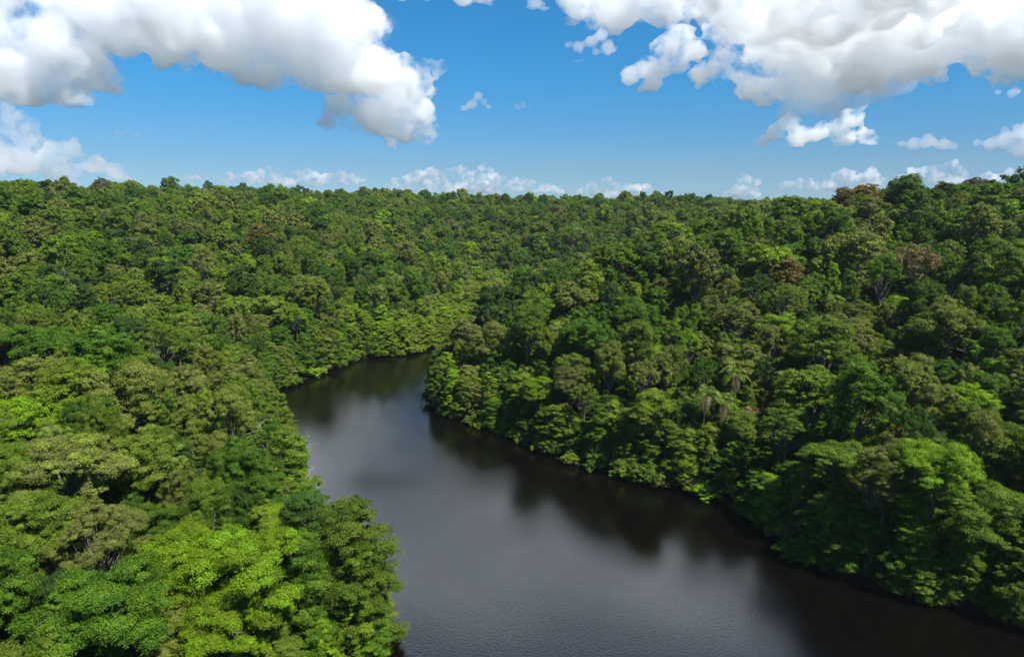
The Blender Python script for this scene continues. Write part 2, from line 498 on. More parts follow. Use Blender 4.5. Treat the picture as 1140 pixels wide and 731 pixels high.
PROTO = [("dome", 11), ("dome", 12), ("dome", 13), ("dome", 14), ("umbrella", 21), ("umbrella", 22), ("umbrella", 23),
         ("lumpy", 31), ("lumpy", 32), ("lumpy", 33), ("lumpy", 34), ("feathery", 41), ("feathery", 42), ("feathery", 43),
         ("curtain", 51), ("curtain", 52), ("curtain", 53), ("bush", 61), ("bush", 62), ("bush", 63), ("emergent", 71), ("emergent", 72)]
KINDS = [p[0] for p in PROTO]
crown_me, trunk_me, tree_me = {}, {}, {}
proto_coll = {}
for lod in ("near", "mid", "far"):
    proto_coll[lod] = bpy.data.collections.new("wood_" + lod)
for pi, (kind, seed) in enumerate(PROTO):
    lobes, bole = build_shape(kind, seed)
    tv, tf = trunk_geo(kind, seed, lobes, bole, True)
    trunk_me[pi] = np_mesh("trunk_" + kind, tv, tf, [M_BARK], smooth=True)
    tv2, tf2 = trunk_geo(kind, seed, lobes, bole, False)
    for lod in LOD:
        v, f, cv = crown_geo(kind, seed, lod, lobes)
        crown_me[pi, lod] = np_mesh("crown_" + kind, v, f, [M_LEAF], {"cv": cv})
        if lod == "close": continue
        a, b = (tv, tf) if lod == "near" else (tv2, tf2)
        va, fa = merge([(v, f), (a, b)])
        mi = np.concatenate([np.zeros(len(f)), np.ones(len(b))])
        me = np_mesh("tree_" + kind, va, fa, [M_LEAF, M_BARK], {"cv": np.concatenate([cv, np.zeros(len(a))])}, mi)
        o = bpy.data.objects.new("p%02d" % pi, me)
        proto_coll[lod].objects.link(o)

# ------------------------------------------------------------------ where the trees stand
rng = np.random.default_rng(2024)
T = dict(x=[], y=[], h=[], r=[], pi=[], tint=[], val=[], rot=[], name=[], label=[])
PH_OF = {"dome": 20.5, "umbrella": 21.0, "lumpy": 21.5, "feathery": 21.5, "curtain": 21.0, "bush": 3.6, "emergent": 21.8}
PR_OF = {"dome": 5.6, "umbrella": 6.3, "lumpy": 5.4, "feathery": 5.8, "curtain": 5.4, "bush": 3.0, "emergent": 4.6}
CELL = 8.0
cells = {}
def fits(x, y, r, tight):
    cx, cy_ = int(x // CELL), int(y // CELL)
    for i in range(cx - 2, cx + 3):
        for j in range(cy_ - 2, cy_ + 3):
            for (xx, yy, rr) in cells.get((i, j), ()):
                if (xx - x) ** 2 + (yy - y) ** 2 < ((r + rr) * tight) ** 2: return False
    return True
def put(x, y, h, r, kind, tint, val, name="tree", label=None, pi=None, solid=True):
    if pi is None:
        c = [i for i, k in enumerate(KINDS) if k == kind]
        pi = int(rng.choice(c))
    T["x"].append(x); T["y"].append(y); T["h"].append(h); T["r"].append(r); T["pi"].append(pi); T["tint"].append(tint); T["val"].append(val)
    T["rot"].append(rng.uniform(0, 2 * math.pi)); T["name"].append(name); T["label"].append(label)
    if solid: cells.setdefault((int(x // CELL), int(y // CELL)), []).append((x, y, r))

def canopy_hit(px, py, h):
    """point of the ground under the spot where the ray of this pixel meets a canopy h metres tall"""
    d = pray(px, py)
    t = np.linspace(25, 900, 3500)
    X, Y, Z = d[0] * t, d[1] * t, CAM_H + d[2] * t
    g = ground(X, Y) + h
    k = np.argmax(Z <= g)
    if Z[k] > g[k]: k = int(np.argmin(Z - g))
    return float(X[k]), float(Y[k])

def ashore(x, y, smin):
    for _ in range(40):
        s0 = river_sd([x, x + .2, x], [y, y, y + .2])
        if s0[0] >= smin: break
        g = np.array([s0[1] - s0[0], s0[2] - s0[0]]); g = g / (np.linalg.norm(g) + 1e-9)
        x += g[0] * .6; y += g[1] * .6
    return x, y

# trees one can single out in the photograph: (px, py of the crown's middle, height, crown radius, kind, tint, val, label)
SINGLE = [
    (275, 628, 21, 6.2, "umbrella", .68, .88, "bright lime green spreading tree in the left foreground, the lightest crown there"),
    (285, 700, 17, 4.6, "umbrella", .66, .85, "lime green flat crown just below the bright lime foreground tree"),
    (207, 632, 19, 4.2, "dome", .66, .95, "yellow green rounded crown just left of the bright lime foreground tree"),
    (432, 612, 20, 6.2, "curtain", .26, .74, "dark olive rounded tree bulging over the water at the left bank's foreground point"),
    (408, 655, 16, 5.0, "lumpy", .20, .85, "green tree tucked under the dark olive tree of the left foreground point"),
    (352, 640, 19, 4.6, "curtain", .16, .9, "deep green tree between the bright lime foreground tree and the water"),
    (120, 672, 20, 6.0, "umbrella", .16, 1.0, "deep green layered tree spreading wide in the lower left corner"),
    (110, 590, 21, 5.5, "feathery", .44, 1.0, "olive tree with fine open foliage above the deep green layered tree"),
    (40, 590, 20, 4.6, "dome", .27, 1.0, "mid green rounded tree at the left frame edge in the foreground"),
    (80, 520, 22, 5.8, "umbrella", .52, 1.15, "pale olive flat topped tree on the left bank, lower left"),
    (345, 500, 17, 5.0, "curtain", .24, 1.05, "fresh green mound of foliage falling to the water on the left bank's bulge"),
    (265, 420, 21, 5.8, "feathery", .47, 1.0, "large grey green rounded tree at the left bank's bend near the narrows"),
    (1040, 555, 22, 5.6, "umbrella", .72, .95, "bright yellow green crown topping the biggest tree on the right bank"),
    (1085, 610, 18, 5.4, "lumpy", .22, .95, "green tree at the right frame edge below the bright yellow green crown"),
    (1005, 612, 15, 4.4, "curtain", .14, .9, "deep green tree under the left side of the bright yellow green crown"),
    (990, 515, 21, 5.6, "feathery", .42, .9, "olive brown soft crown behind the bright yellow green right bank tree"),
    (965, 565, 19, 4.6, "feathery", .38, .75, "dark olive tree left of the bright yellow green right bank crown"),
    (905, 432, 21, 6.4, "dome", .26, 1.05, "large fresh green dome above the brown palm fronds on the right bank"),
    (720, 460, 17, 4.6, "lumpy", .60, .9, "light green rounded tree standing at the right bank's inner edge"),
    (565, 455, 14, 4.4, "dome", .66, .8, "bright green tree low on the right bank's point near the water"),
    (497, 450, 9, 3.6, "curtain", .70, .8, "light green leafy tree at the tip of the right bank's point"),
    (672, 505, 13, 3.8, "curtain", .28, .95, "green leafy tree hanging over the dark water on the right bank"),
    (820, 350, 22, 6.8, "feathery", .50, .9, "broad grey green crown in the middle of the right hillside"),
    (868, 364, 20, 5.0, "umbrella", .74, 1.0, "small lime yellow crown beside the broad grey green crown on the right hillside"),
    (857, 287, 23, 6.4, "umbrella", .63, 1.0, "yellow crowned tree in the middle distance of the right hillside"),
    (872, 302, 20, 4.6, "dome", .86, .9, "orange rust tree just below the yellow crowned tree on the right hillside"),
(1020, 288, 24, 6.5, "feathery", .93, .95, "pale grey crown with thin foliage on the right hillside"),
    (915, 236, 23, 6.5, "lumpy", .64, .9, "light yellow green tree just left of and below the rust skyline tree"),
    (1075, 250, 23, 7.0, "lumpy", .18, .9, "large deep green crown under the right skyline"),
    (520, 330, 14, 5.0, "curtain", .68, .85, "light green foliage filling the side valley beyond the narrows"),
    (505, 352, 13, 4.6, "curtain", .66, .9, "light green foliage at the mouth of the side valley"),
    (535, 305, 15, 5.0, "lumpy", .62, .85, "yellow green crown at the head of the side valley"),
    (592, 318, 24, 7.0, "dome", .02, .75, "dark green big crown shading the right rim of the side valley"),
    (570, 330, 22, 5.4, "lumpy", .03, .75, "dark lumpy crown on the right rim of the side valley, nearest the light strip"),
    (612, 312, 23, 5.8, "lumpy", .05, .75, "dark lumpy crown behind the dark rim tree of the side valley"),
    (556, 350, 20, 4.8, "dome", .06, .8, "dark small dome below the other dark crowns of the side valley's rim"),
    (640, 330, 22, 6.0, "umbrella", .40, .9, "olive flat crown right of the dark rim tree over the side valley"),
    (180, 300, 22, 5.8, "lumpy", .62, .95, "yellow green crown in the middle of the left hillside"),
    (300, 340, 21, 5.6, "umbrella", .60, 1.0, "yellow green flat crown on the slope above the left bend"),
    (45, 415, 21, 6.0, "feathery", .52, 1.1, "pale grey green crown at the left frame edge, half way down the hillside"),
    (15, 465, 20, 5.2, "umbrella", .70, .95, "lime crown at the left frame edge below the pale grey green one"),
    (290, 262, 23, 6.0, "dome", .84, .75, "brown tinged crown high on the left hillside"),
    (300, 225, 24, 6.2, "dome", .0, .9, "dark crown just under the left skyline"),
]
for (px, py, h, r, k, t, v, lab) in SINGLE:
    x, y = canopy_hit(px, py, h * .84)
    x, y = ashore(x, y, 1.8)
    put(x, y, h, r, k, t, v, "tree", lab)
# trees breaking the skyline: (px, py of the top, crown radius, kind, tint, val, label)
EMERGENT = [(745, 211, 4.2, "emergent", .02, .75, "dark round emergent tree standing alone above the skyline, the tallest of its row"),
            (716, 212, 3.4, "emergent", .1, .8, "thin crowned emergent tree on the skyline just left of the dark round one"),
            (771, 214, 2.8, "emergent", .2, .8, "small thin crowned tree on the skyline right of the dark round emergent"),
            (790, 215, 3.6, "emergent", .1, .8, "flat topped emergent tree on the skyline, second right of the dark round one"),
            (605, 215, 3.4, "emergent", .0, .75, "dark round tree poking above the skyline left of centre"),
            (588, 216, 4.4, "dome", .05, .75, "dark broad tree poking above the skyline beside a smaller round one"),
            (562, 214, 3.0, "emergent", .1, .8, "small dark tree bump on the skyline over the side valley"),
            (668, 219, 3.0, "emergent", .05, .8, "small dark tree bump on the skyline in the middle"),
            (965, 207, 6.8, "dome", .86, 1.0, "rust brown tree standing on the right skyline"),
            (942, 213, 4.2, "dome", .93, .75, "brownish dark tree touching the rust skyline tree on its left side"),
            (1010, 199, 6.5, "dome", .10, .85, "big deep green dome on the right skyline, first right of the rust tree"),
            (1055, 198, 5.6, "lumpy", .02, .8, "dark lumpy crown with a spiky top on the right skyline"),
            (1090, 200, 6.0, "dome", .95, .6, "brownish round crown on the right skyline near the frame edge"),
            (1125, 194, 5.4, "lumpy", .12, .85, "highest green crown on the right skyline at the frame edge"),
            (188, 198, 4.4, "dome", .22, .9, "green round crown standing a little proud of the left skyline"),
            (112, 197, 7.0, "feathery", .9, .7, "brownish grey wide crown on the left skyline"),
            (270, 202, 4.6, "feathery", .03, .75, "dark grey crown on the skyline where the left hill starts to fall")]
RR = np.arange(230, 620, 6.0)
for (px, py, r, k, t, v, lab) in EMERGENT:
    d = pray(px, py); u = np.array([d[0], d[1]]) / math.hypot(d[0], d[1])
    gr = ground(u[0] * RR, u[1] * RR)
    rr = RR[int(np.argmax((gr + 22 - CAM_H) / RR))] - 6
    h = CAM_H + d[2] / math.hypot(d[0], d[1]) * rr - float(ground(np.array([u[0] * rr]), np.array([u[1] * rr]))[0])
    h = float(np.clip(h, 18, 33))
    put(u[0] * rr, u[1] * rr, h, max(r, h * (.13 if k == "emergent" else .2)), k, t, v, "tree", lab)

# palms: (px, py, height, crown radius, tint key, label)
PALM = [(222, 384, 17, 5.0, "yellow", "yellowing palm with drooping fronds on the left slope above the bend"),
        (205, 388, 15, 4.0, "green", "green palm beside the yellowing palm on the left slope"),
        (788, 432, 17, 4.8, "green", "upright feathery palm on the right bank, left of the brown hanging fronds"),
        (818, 410, 18, 4.8, "green", "palm with arching fronds above the upright palm on the right bank"),
        (806, 440, 15, 4.2, "green", "palm crowded against the upright feathery palm on the right bank"),
        (858, 462, 13, 4.2, "brown", "brown fronded dying palm below the large fresh green dome"),
        (838, 455, 13, 4.0, "brown", "palm of tan hanging fronds left of the dying brown palm"),
        (985, 452, 16, 4.6, "yellow", "pale fronded palm in the shade of the right slope"),
        (875, 415, 17, 4.4, "green", "green palm left of the large fresh green dome"),
        (103, 370, 18, 4.6, "yellow", "pale yellow palm crown poking out of the left hillside"),
        (150, 300, 18, 4.8, "green", "green palm high on the left hillside"),
        (640, 250, 20, 4.8, "green", "green palm crown on the far slope in the middle"),
        (930, 330, 18, 4.6, "green", "green palm crown in the middle of the right hillside"),
        (480, 330, 17, 4.6, "green", "green palm crown on the left rim of the side valley"),
        (60, 480, 18, 4.6, "green", "green palm crown on the left bank beside the pale olive flat topped tree")]
palm_at = []
for (px, py, h, r, c, lab) in PALM:
    x, y = canopy_hit(px, py, h)
    palm_at.append((x, y, h, r * .82, c, lab))
    cells.setdefault((int(x // CELL), int(y // CELL)), []).append((x, y, 3.0))
# dead trees: (px, py of the top, height, label)
DEAD = [(40, 285, 23, 1.0, "bare grey dead tree on the left hillside near the frame edge"),
        (345, 545, 17, .95, "pale bare branched dead tree leaning out at the left bank behind the foreground point"),
        (375, 512, 9, .8, "small bare dead shrub at the left bank's bulge beside the wind streak"),
        (1072, 628, 4.5, .7, "short pale dead snag under the right bank's bright crowned tree"),
        (285, 455, 17, .9, "thin bare tree among the crowns of the left bank's bend")]
dead_at = []
for (px, py, h, s, lab) in DEAD:
    x, y = canopy_hit(px, py, h)
    x, y = ashore(x, y, 1.2)
    dead_at.append((x, y, h, s, lab))

# the wood itself
def pick_tint(n, x, y):
    base = rng.choice([.0, .08, .14, .22, .28, .38, .44, .5, .6, .68, .74, .86, 1.0], size=n, p=[.08, .10, .14, .19, .17, .11, .06, .05, .066, .022, .011, .001, .000])
    return np.clip(base + rng.uniform(-.03, .03, n), 0, 1)
def in_area(x, y):
    r = np.hypot(x, y); az = np.abs(np.degrees(np.arctan2(x, y)))
    return ((az < 47) & (r < 760)) | (r < 45) | ((az < 75) & (r < 150))
def scatter(n, rlo, rhi, tight, hfun, kinds, kp, smin=2.0, smax=1e9):
    x = rng.uniform(-560, 560, n); y = rng.uniform(-45, 760, n)
    ok = in_area(x, y); x, y = x[ok], y[ok]
    s = river_sd(x, y); ok = (s > smin) & (s < smax); x, y, s = x[ok], y[ok], s[ok]
    r = rng.uniform(rlo, rhi, len(x)); tint = pick_tint(len(x), x, y)
    for i in range(len(x)):
        if fits(x[i], y[i], r[i], tight):
            k = kinds[int(rng.choice(len(kinds), p=kp))]
            if s[i] < 8 and k != "bush" and rng.random() < .6: k = "curtain"
            h = hfun(r[i], k)
            if s[i] < 9: h *= .74
            v = rng.uniform(.78, 1.12)
            if 250 < y[i] < 430 and -62 < x[i] < 22 and s[i] < 18:      # the low light green growth along the side creek
                h = rng.uniform(8, 12); tint[i] = rng.uniform(.50, .70); k = "curtain" if k != "feathery" else k
            put(x[i], y[i], h, r[i], k, float(tint[i]), v, "bush" if k == "bush" else "tree")
scatter(6500, 4.5, 6.3, .82, lambda r, k: rng.uniform(19, 26) * (1.14 if rng.random() < .10 else 1), ["dome", "umbrella", "lumpy", "feathery"], [.36, .14, .28, .22], 4)
scatter(52000, 2.7, 4.4, .71, lambda r, k: rng.uniform(15.5, 22), ["dome", "umbrella", "lumpy", "feathery", "curtain"], [.30, .09, .31, .20, .10], 2.5)
scatter(60000, 2.2, 3.2, .69, lambda r, k: rng.uniform(10, 17), ["dome", "lumpy", "feathery", "curtain"], [.3, .35, .15, .2], 2.5)
# the understorey that closes the gaps below the canopy
def understorey():
    gx_, gy_ = np.meshgrid(np.arange(-520, 520, 4.6), np.arange(-44, 640, 4.6))
    x = (gx_ + rng.uniform(-2, 2, gx_.shape)).ravel(); y = (gy_ + rng.uniform(-2, 2, gy_.shape)).ravel()
    ok = in_area(x, y) & (np.hypot(x, y) < 560); x, y = x[ok], y[ok]
    s = river_sd(x, y); ok = s > 1.2; x, y, s = x[ok], y[ok], s[ok]
    tint = np.clip(rng.choice([.06, .16, .26, .36, .6], size=len(x), p=[.25, .3, .25, .1, .1]) + rng.uniform(-.04, .04, len(x)), 0, 1)
    for i in range(len(x)):
        edge = s[i] < 7
        k = "curtain" if rng.random() < (.75 if edge else .45) else "lumpy"
        h = rng.uniform(5, 11) if edge else rng.uniform(8, 15)
        put(x[i], y[i], h, rng.uniform(2.9, 4.3), k, float(tint[i]), rng.uniform(.75, 1.1), "tree", solid=False)
understorey()
# leafy growth that hangs over the waterline
def waterline():
    P = poly; Q = np.roll(poly, -1, axis=0)
    for a, b in zip(P, Q):
        L = np.linalg.norm(b - a)
        if max(a[1], b[1]) > 420 or min(a[1], b[1]) < -30: continue
        d = (b - a) / (L + 1e-9); nrm = np.array([d[1], -d[0]])
        m = (a + b) / 2
        if river_sd([m[0] + nrm[0]], [m[1] + nrm[1]])[0] < 0: nrm = -nrm
        n = rng.poisson(L / .85)
        for _ in range(n):
            off = rng.uniform(-1.4, 3.0); q = a + d * rng.uniform(0, L) + nrm * off
            t = float(np.clip(rng.choice([.08, .16, .27, .38, .5, .62, .70], p=[.12, .2, .25, .13, .1, .12, .08]) + rng.uniform(-.03, .03), 0, 1))
            if rng.random() < .62:
                r = rng.uniform(1.3, 2.9)
                put(q[0], q[1], r * rng.uniform(.95, 1.5), r, "bush", t, rng.uniform(.8, 1.1), "bush", solid=False)
            else:
                q = q + nrm * 1.6
                put(q[0], q[1], rng.uniform(6, 12.5), rng.uniform(2.8, 4.2), "curtain", t, rng.uniform(.8, 1.1), "tree", solid=False)
waterline()
for k in T:
    if k not in ("name", "label"): T[k] = np.array(T[k])
NT = len(T["x"])
T["z"] = np.maximum(ground(T["x"], T["y"]), -.15)
T["s"] = river_sd(T["x"], T["y"])
_strip = (T['y'] > 250) & (T['y'] < 430) & (T['x'] > -64) & (T['x'] < 24) & (T['s'] < 15) & (T['h'] < 15)      # light green young growth along the side creek
T['tint'][_strip] = rng.uniform(.50, .70, int(_strip.sum())); T['val'][_strip] = 1.0
kind_arr = np.array([KINDS[i] for i in T["pi"]])
ph = np.array([PH_OF[k] for k in kind_arr]); pr = np.array([PR_OF[k] for k in kind_arr])
T["sz"] = T["h"] / ph; T["sx"] = T["r"] / pr
dist = np.sqrt(T["x"] ** 2 + T["y"] ** 2 + (CAM_H - T["z"] - T["h"]) ** 2)

# ------------------------------------------------------------------ which trees show largest: a small depth sort of the crowns
crown_lo = np.where(np.isin(kind_arr, ["curtain", "bush"]), .05, .5)
cz = T["z"] + T["h"] * (1 + crown_lo) / 2; chh = T["h"] * (1 - crown_lo) / 2
px, py, dep = project(T["x"], T["y"], cz)
BW, BH = 570, 366
ids = np.full((BH, BW), -1)
for i in np.argsort(-dep):
    if dep[i] < 8: continue
    sc = F_PX / dep[i] / 2
    cx, cyy, rx, ry = px[i] / 2, py[i] / 2, T["r"][i] * sc, (chh[i] * .85 + T["r"][i] * .25) * sc
    x0, x1, y0, y1 = int(max(0, cx - rx)), int(min(BW, cx + rx + 1)), int(max(0, cyy - ry)), int(min(BH, cyy + ry + 1))
    if x0 >= x1 or y0 >= y1: continue
    yy, xx = np.mgrid[y0:y1, x0:x1]
    ids[y0:y1, x0:x1][((xx - cx) / max(rx, .5)) ** 2 + ((yy - cyy) / max(ry, .5)) ** 2 < 1] = i
area = np.bincount(ids[ids >= 0], minlength=NT)
is_bush = kind_arr == "bush"
named = np.array([l is not None for l in T["label"]])
order = np.argsort(-(area + named * 100000))
ind_tree = [i for i in order if not is_bush[i] and area[i] > 0][:300]
ind_bush = [i for i in order if is_bush[i] and area[i] > 3][:150]
individual = np.zeros(NT, bool); individual[ind_tree] = True; individual[ind_bush] = True

# ------------------------------------------------------------------ labels
def colour_word(t):
    return min(TINT, key=lambda w: abs(TINT[w] - t))
SHAPE_W = {"dome": "domed", "umbrella": "flat topped", "lumpy": "lumpy", "feathery": "feathery", "curtain": "leafy walled", "bush": "bushy", "emergent": "tall stemmed"}
def zone(i):
    X, Y, s, r = px[i], py[i], T["s"][i], math.hypot(T["x"][i], T["y"][i])
    left = T["x"][i] < np.interp(T["y"][i], [0, 76, 150, 250, 330, 600], [-5, 20, 10, -30, -8, 20])
    if Y < 262: return "under the left skyline" if X < 400 else "under the middle skyline" if X < 880 else "under the right skyline"
    if left:
        if s < 14: return "at the left foreground point" if Y > 545 else "at the water on the left bulge" if Y > 440 else "at the water on the far bend"
        if Y > 600: return "in the left foreground"
        if Y > 450: return "on the near left bank"
        return "low on the left hillside" if Y > 350 else "high on the left hillside" if X < 400 else "on the slope behind the far bend"
    if s < 14: return "at the right foreground water" if X > 820 else "at the water on the right inner bend" if X > 560 else "at the water on the right point"
    if Y > 480: return "behind the right foreground bank"
    if Y > 380: return "on the right bank slope" if X > 700 else "behind the right point"
    return "high on the right hillside" if X > 800 else "beside the side valley"
ORD = ["first", "second", "third", "fourth", "fifth", "sixth", "seventh", "eighth", "ninth", "tenth", "eleventh", "twelfth"]
def make_labels(idx, noun):
    pools = {}
    for i in idx:
        if T["label"][i]: continue
        size = "big" if T["r"][i] > 5.4 else "slender" if T["r"][i] < 3.4 else "middling"
        if noun == "bush": size = "large" if T["r"][i] > 2.4 else "small"
        base = "%s %s %s %s" % (size, colour_word(T["tint"][i]), SHAPE_W[kind_arr[i]] if noun != "bush" else "waterside", noun)
        pools.setdefault((base, zone(i)), []).append(i)
    for (base, z), mem in pools.items():
        mem.sort(key=lambda i: px[i])
        for k, i in enumerate(mem):
            if len(mem) == 1: T["label"][i] = base + " " + z
            elif len(mem) <= 3: T["label"][i] = ["leftmost", "rightmost" if len(mem) == 2 else "middle", "rightmost"][k] + " " + base + " " + z
            else: T["label"][i] = (ORD[k] if k < 12 else "farther") + " from left " + base + " " + z
make_labels(ind_tree, "tree")
make_labels(ind_bush, "bush")

# ------------------------------------------------------------------ the individual trees and bushes
def add_tree(i, name, cat, group):
    root = bpy.data.objects.new(name, None)
    root.empty_display_size = 1
    COL.objects.link(root)
    root.location = (T["x"][i], T["y"][i], T["z"][i]); root.rotation_euler = (0, 0, T["rot"][i])
    root.scale = (T["sx"][i], T["sx"][i], T["sz"][i])
    tag(root, T["label"][i], cat, group)
    lod = "close" if dist[i] < 115 else "near" if dist[i] < 190 else "mid"
    c = link("crown" if name == "tree" else "foliage", crown_me[int(T["pi"][i]), lod], root)
    c["tint"] = float(T["tint"][i]); c["val"] = float(T["val"][i])
    link("trunk" if name == "tree" else "stems", trunk_me[int(T["pi"][i])], root)
for i in ind_tree: add_tree(i, "tree", "tree", "rainforest trees")
for i in ind_bush: add_tree(i, "bush", "bush", "bushes along the waterline")

# ------------------------------------------------------------------ the rest of the wood: one mass
def wood(name, sel, lod):
    sel = np.where(sel)[0]
    me = bpy.data.meshes.new(name)
    me.vertices.add(len(sel))
    me.vertices.foreach_set("co", np.stack([T["x"][sel], T["y"][sel], T["z"][sel]], -1).astype(np.float32).ravel())
    def fa(n, v):
        a = me.attributes.new(n, 'FLOAT', 'POINT'); a.data.foreach_set("value", np.asarray(v, dtype=np.float32))
    fa("tint", T["tint"][sel]); fa("val", T["val"][sel])
    a = me.attributes.new("pi", 'INT', 'POINT'); a.data.foreach_set("value", T["pi"][sel].astype(np.int32))
    a = me.attributes.new("lod", 'INT', 'POINT'); a.data.foreach_set("value", lod[sel].astype(np.int32))
    a = me.attributes.new("rot", 'FLOAT_VECTOR', 'POINT'); a.data.foreach_set("vector", np.stack([0 * sel, 0 * sel, T["rot"][sel]], -1).astype(np.float32).ravel())
    a = me.attributes.new("scl", 'FLOAT_VECTOR', 'POINT'); a.data.foreach_set("vector", np.stack([T["sx"][sel], T["sx"][sel], T["sz"][sel]], -1).astype(np.float32).ravel())
    o = link(name, me)
    ng = bpy.data.node_groups.new("wood", 'GeometryNodeTree')
    ng.interface.new_socket("Geometry", in_out='INPUT', socket_type='NodeSocketGeometry')
    ng.interface.new_socket("Geometry", in_out='OUTPUT', socket_type='NodeSocketGeometry')
    gi, go = ng.nodes.new("NodeGroupInput"), ng.nodes.new("NodeGroupOutput")
    join = ng.nodes.new("GeometryNodeJoinGeometry")
    def attr(n, dt):
        q = ng.nodes.new("GeometryNodeInputNamedAttribute"); q.data_type = dt; q.inputs["Name"].default_value = n
        return q.outputs["Attribute"]
    A_pi, A_lod, A_rot, A_scl = attr("pi", 'INT'), attr("lod", 'INT'), attr("rot", 'FLOAT_VECTOR'), attr("scl", 'FLOAT_VECTOR')
    for k, ln in enumerate(("near", "mid", "far")):
        ci = ng.nodes.new("GeometryNodeCollectionInfo"); ci.inputs["Collection"].default_value = proto_coll[ln]
        ci.inputs["Separate Children"].default_value = True; ci.inputs["Reset Children"].default_value = True
        cmp_ = ng.nodes.new("FunctionNodeCompare"); cmp_.data_type = 'INT'; cmp_.operation = 'EQUAL'
        ng.links.new(A_lod, cmp_.inputs[2]); cmp_.inputs[3].default_value = k
        ip = ng.nodes.new("GeometryNodeInstanceOnPoints")
        ng.links.new(gi.outputs[0], ip.inputs["Points"]); ng.links.new(cmp_.outputs[0], ip.inputs["Selection"])
        ng.links.new(ci.outputs[0], ip.inputs["Instance"]); ip.inputs["Pick Instance"].default_value = True
        ng.links.new(A_pi, ip.inputs["Instance Index"]); ng.links.new(A_rot, ip.inputs["Rotation"]); ng.links.new(A_scl, ip.inputs["Scale"])
        ng.links.new(ip.outputs[0], join.inputs[0])
    ng.links.new(join.outputs[0], go.inputs[0])
    md = o.modifiers.new("wood", 'NODES'); md.node_group = ng
    return o
lod_arr = np.where(dist < 170, 0, np.where(dist < 360, 1, 2))
tag(wood("forest", ~individual, lod_arr), "dense green rainforest canopy covering both hillsides behind the singled out trees", "forest", kind="stuff")

# ------------------------------------------------------------------ palms
def palm_mats():
    d = {}
    for n, c in (("green", (0.075, 0.115, 0.010)), ("yellow", (0.13, 0.13, 0.015)), ("brown", (0.11, 0.085, 0.035))):
        m, nt, b, out = new_mat("palm_frond_" + n)
        no = node(nt, "ShaderNodeTexNoise"); no.inputs["Scale"].default_value = .7
        tc = node(nt, "ShaderNodeTexCoord"); nt.links.new(tc.outputs["Object"], no.inputs[0])
        r = node(nt, "ShaderNodeValToRGB"); r.color_ramp.elements[0].color = (*[q * .6 for q in c], 1); r.color_ramp.elements[1].color = (*[min(1, q * 1.5) for q in c], 1)
        nt.links.new(no.outputs[0], r.inputs[0]); nt.links.new(r.outputs[0], b.inputs["Base Color"])
        b.inputs["Roughness"].default_value = .6; b.inputs["Specular IOR Level"].default_value = .2
        d[n] = m
    return d
PM = palm_mats()
def frond_geo(az, el, length, rng):
    """an arching rachis with two rows of drooping leaflets"""
    n = 16
    ts = np.linspace(0, 1, n)
    hx = np.array([math.cos(az), math.sin(az), 0])
    rad = length * (np.sin(ts * 1.35) / 1.35 * math.cos(el) + ts * .15)
    zz = length * (math.sin(el) * ts * 1.05 - .80 * ts ** 2.2)
    P = hx * rad[:, None] + np.array([0, 0, 1]) * zz[:, None]
    parts = []
    side = np.array([-math.sin(az), math.cos(az), 0])
    V, Fc = [], []
    for i in range(1, n):
        d = P[i] - P[i - 1]; d /= np.linalg.norm(d)
        for q in (-1, 1):
            for sub in (0, .5):
                b0 = P[i - 1] + (P[i] - P[i - 1]) * sub
                L = length * .30 * math.sin(math.pi * (.12 + .83 * ts[i])) * rng.uniform(.85, 1.1)
                tip = b0 + side * q * L * .85 + d * L * .45 + np.array([0, 0, -1]) * L * (.30 + .2 * rng.random())
                w = d * length * .012
                mid = (b0 + tip) / 2 + np.array([0, 0, L * .07])
                o = len(V)
                V += [b0 - w * .6, mid - w, tip, mid + w]
                Fc.append((o, o + 1, o + 2, o + 3))
    parts.append((np.array(V), np.array(Fc)))
    parts.append(tube(P[0], P[-1], .07, .015, 4, None, 1)) if False else None
    for i in range(0, n - 1, 3):
        j = min(i + 3, n - 1)
        parts.append(tube(P[i], P[j], .06 * (1 - ts[i]) + .012, .06 * (1 - ts[j]) + .012, 4, None, 1))
    return merge([p for p in parts if p is not None])
for k, (x, y, h, r, c, lab) in enumerate(palm_at):
    prng = np.random.default_rng(900 + k)
    root = bpy.data.objects.new("palm_tree", None); COL.objects.link(root)
    z = float(ground(np.array([x]), np.array([y]))[0])
    root.location = (x, y, z)
    tag(root, lab, "palm tree", "palm trees")
    bend = (prng.uniform(-.7, .7), prng.uniform(-.7, .7), 0)
    link("trunk", np_mesh("palm_trunk", *tube((0, 0, -1.5), (0, 0, h - 1), .20, .13, 8, bend, 8), [M_BARK], smooth=True), root)
    nf = 17
    for q in range(nf):
        az = q * 2.39996 + prng.uniform(-.25, .25)
        el = math.radians(np.interp(q, [0, nf - 1], [78, -8 if c != "brown" else -40]) + prng.uniform(-7, 7))
        col = c if not (c == "green" and q >= nf - 2) else "brown"
        if c == "yellow" and q < 6: col = "green"
        v, f = frond_geo(az, el, r * prng.uniform(.95, 1.2), prng)
        v = v + np.array([0, 0, h - 1])
        link("frond", np_mesh("frond", v, f, [PM[col]]), root)

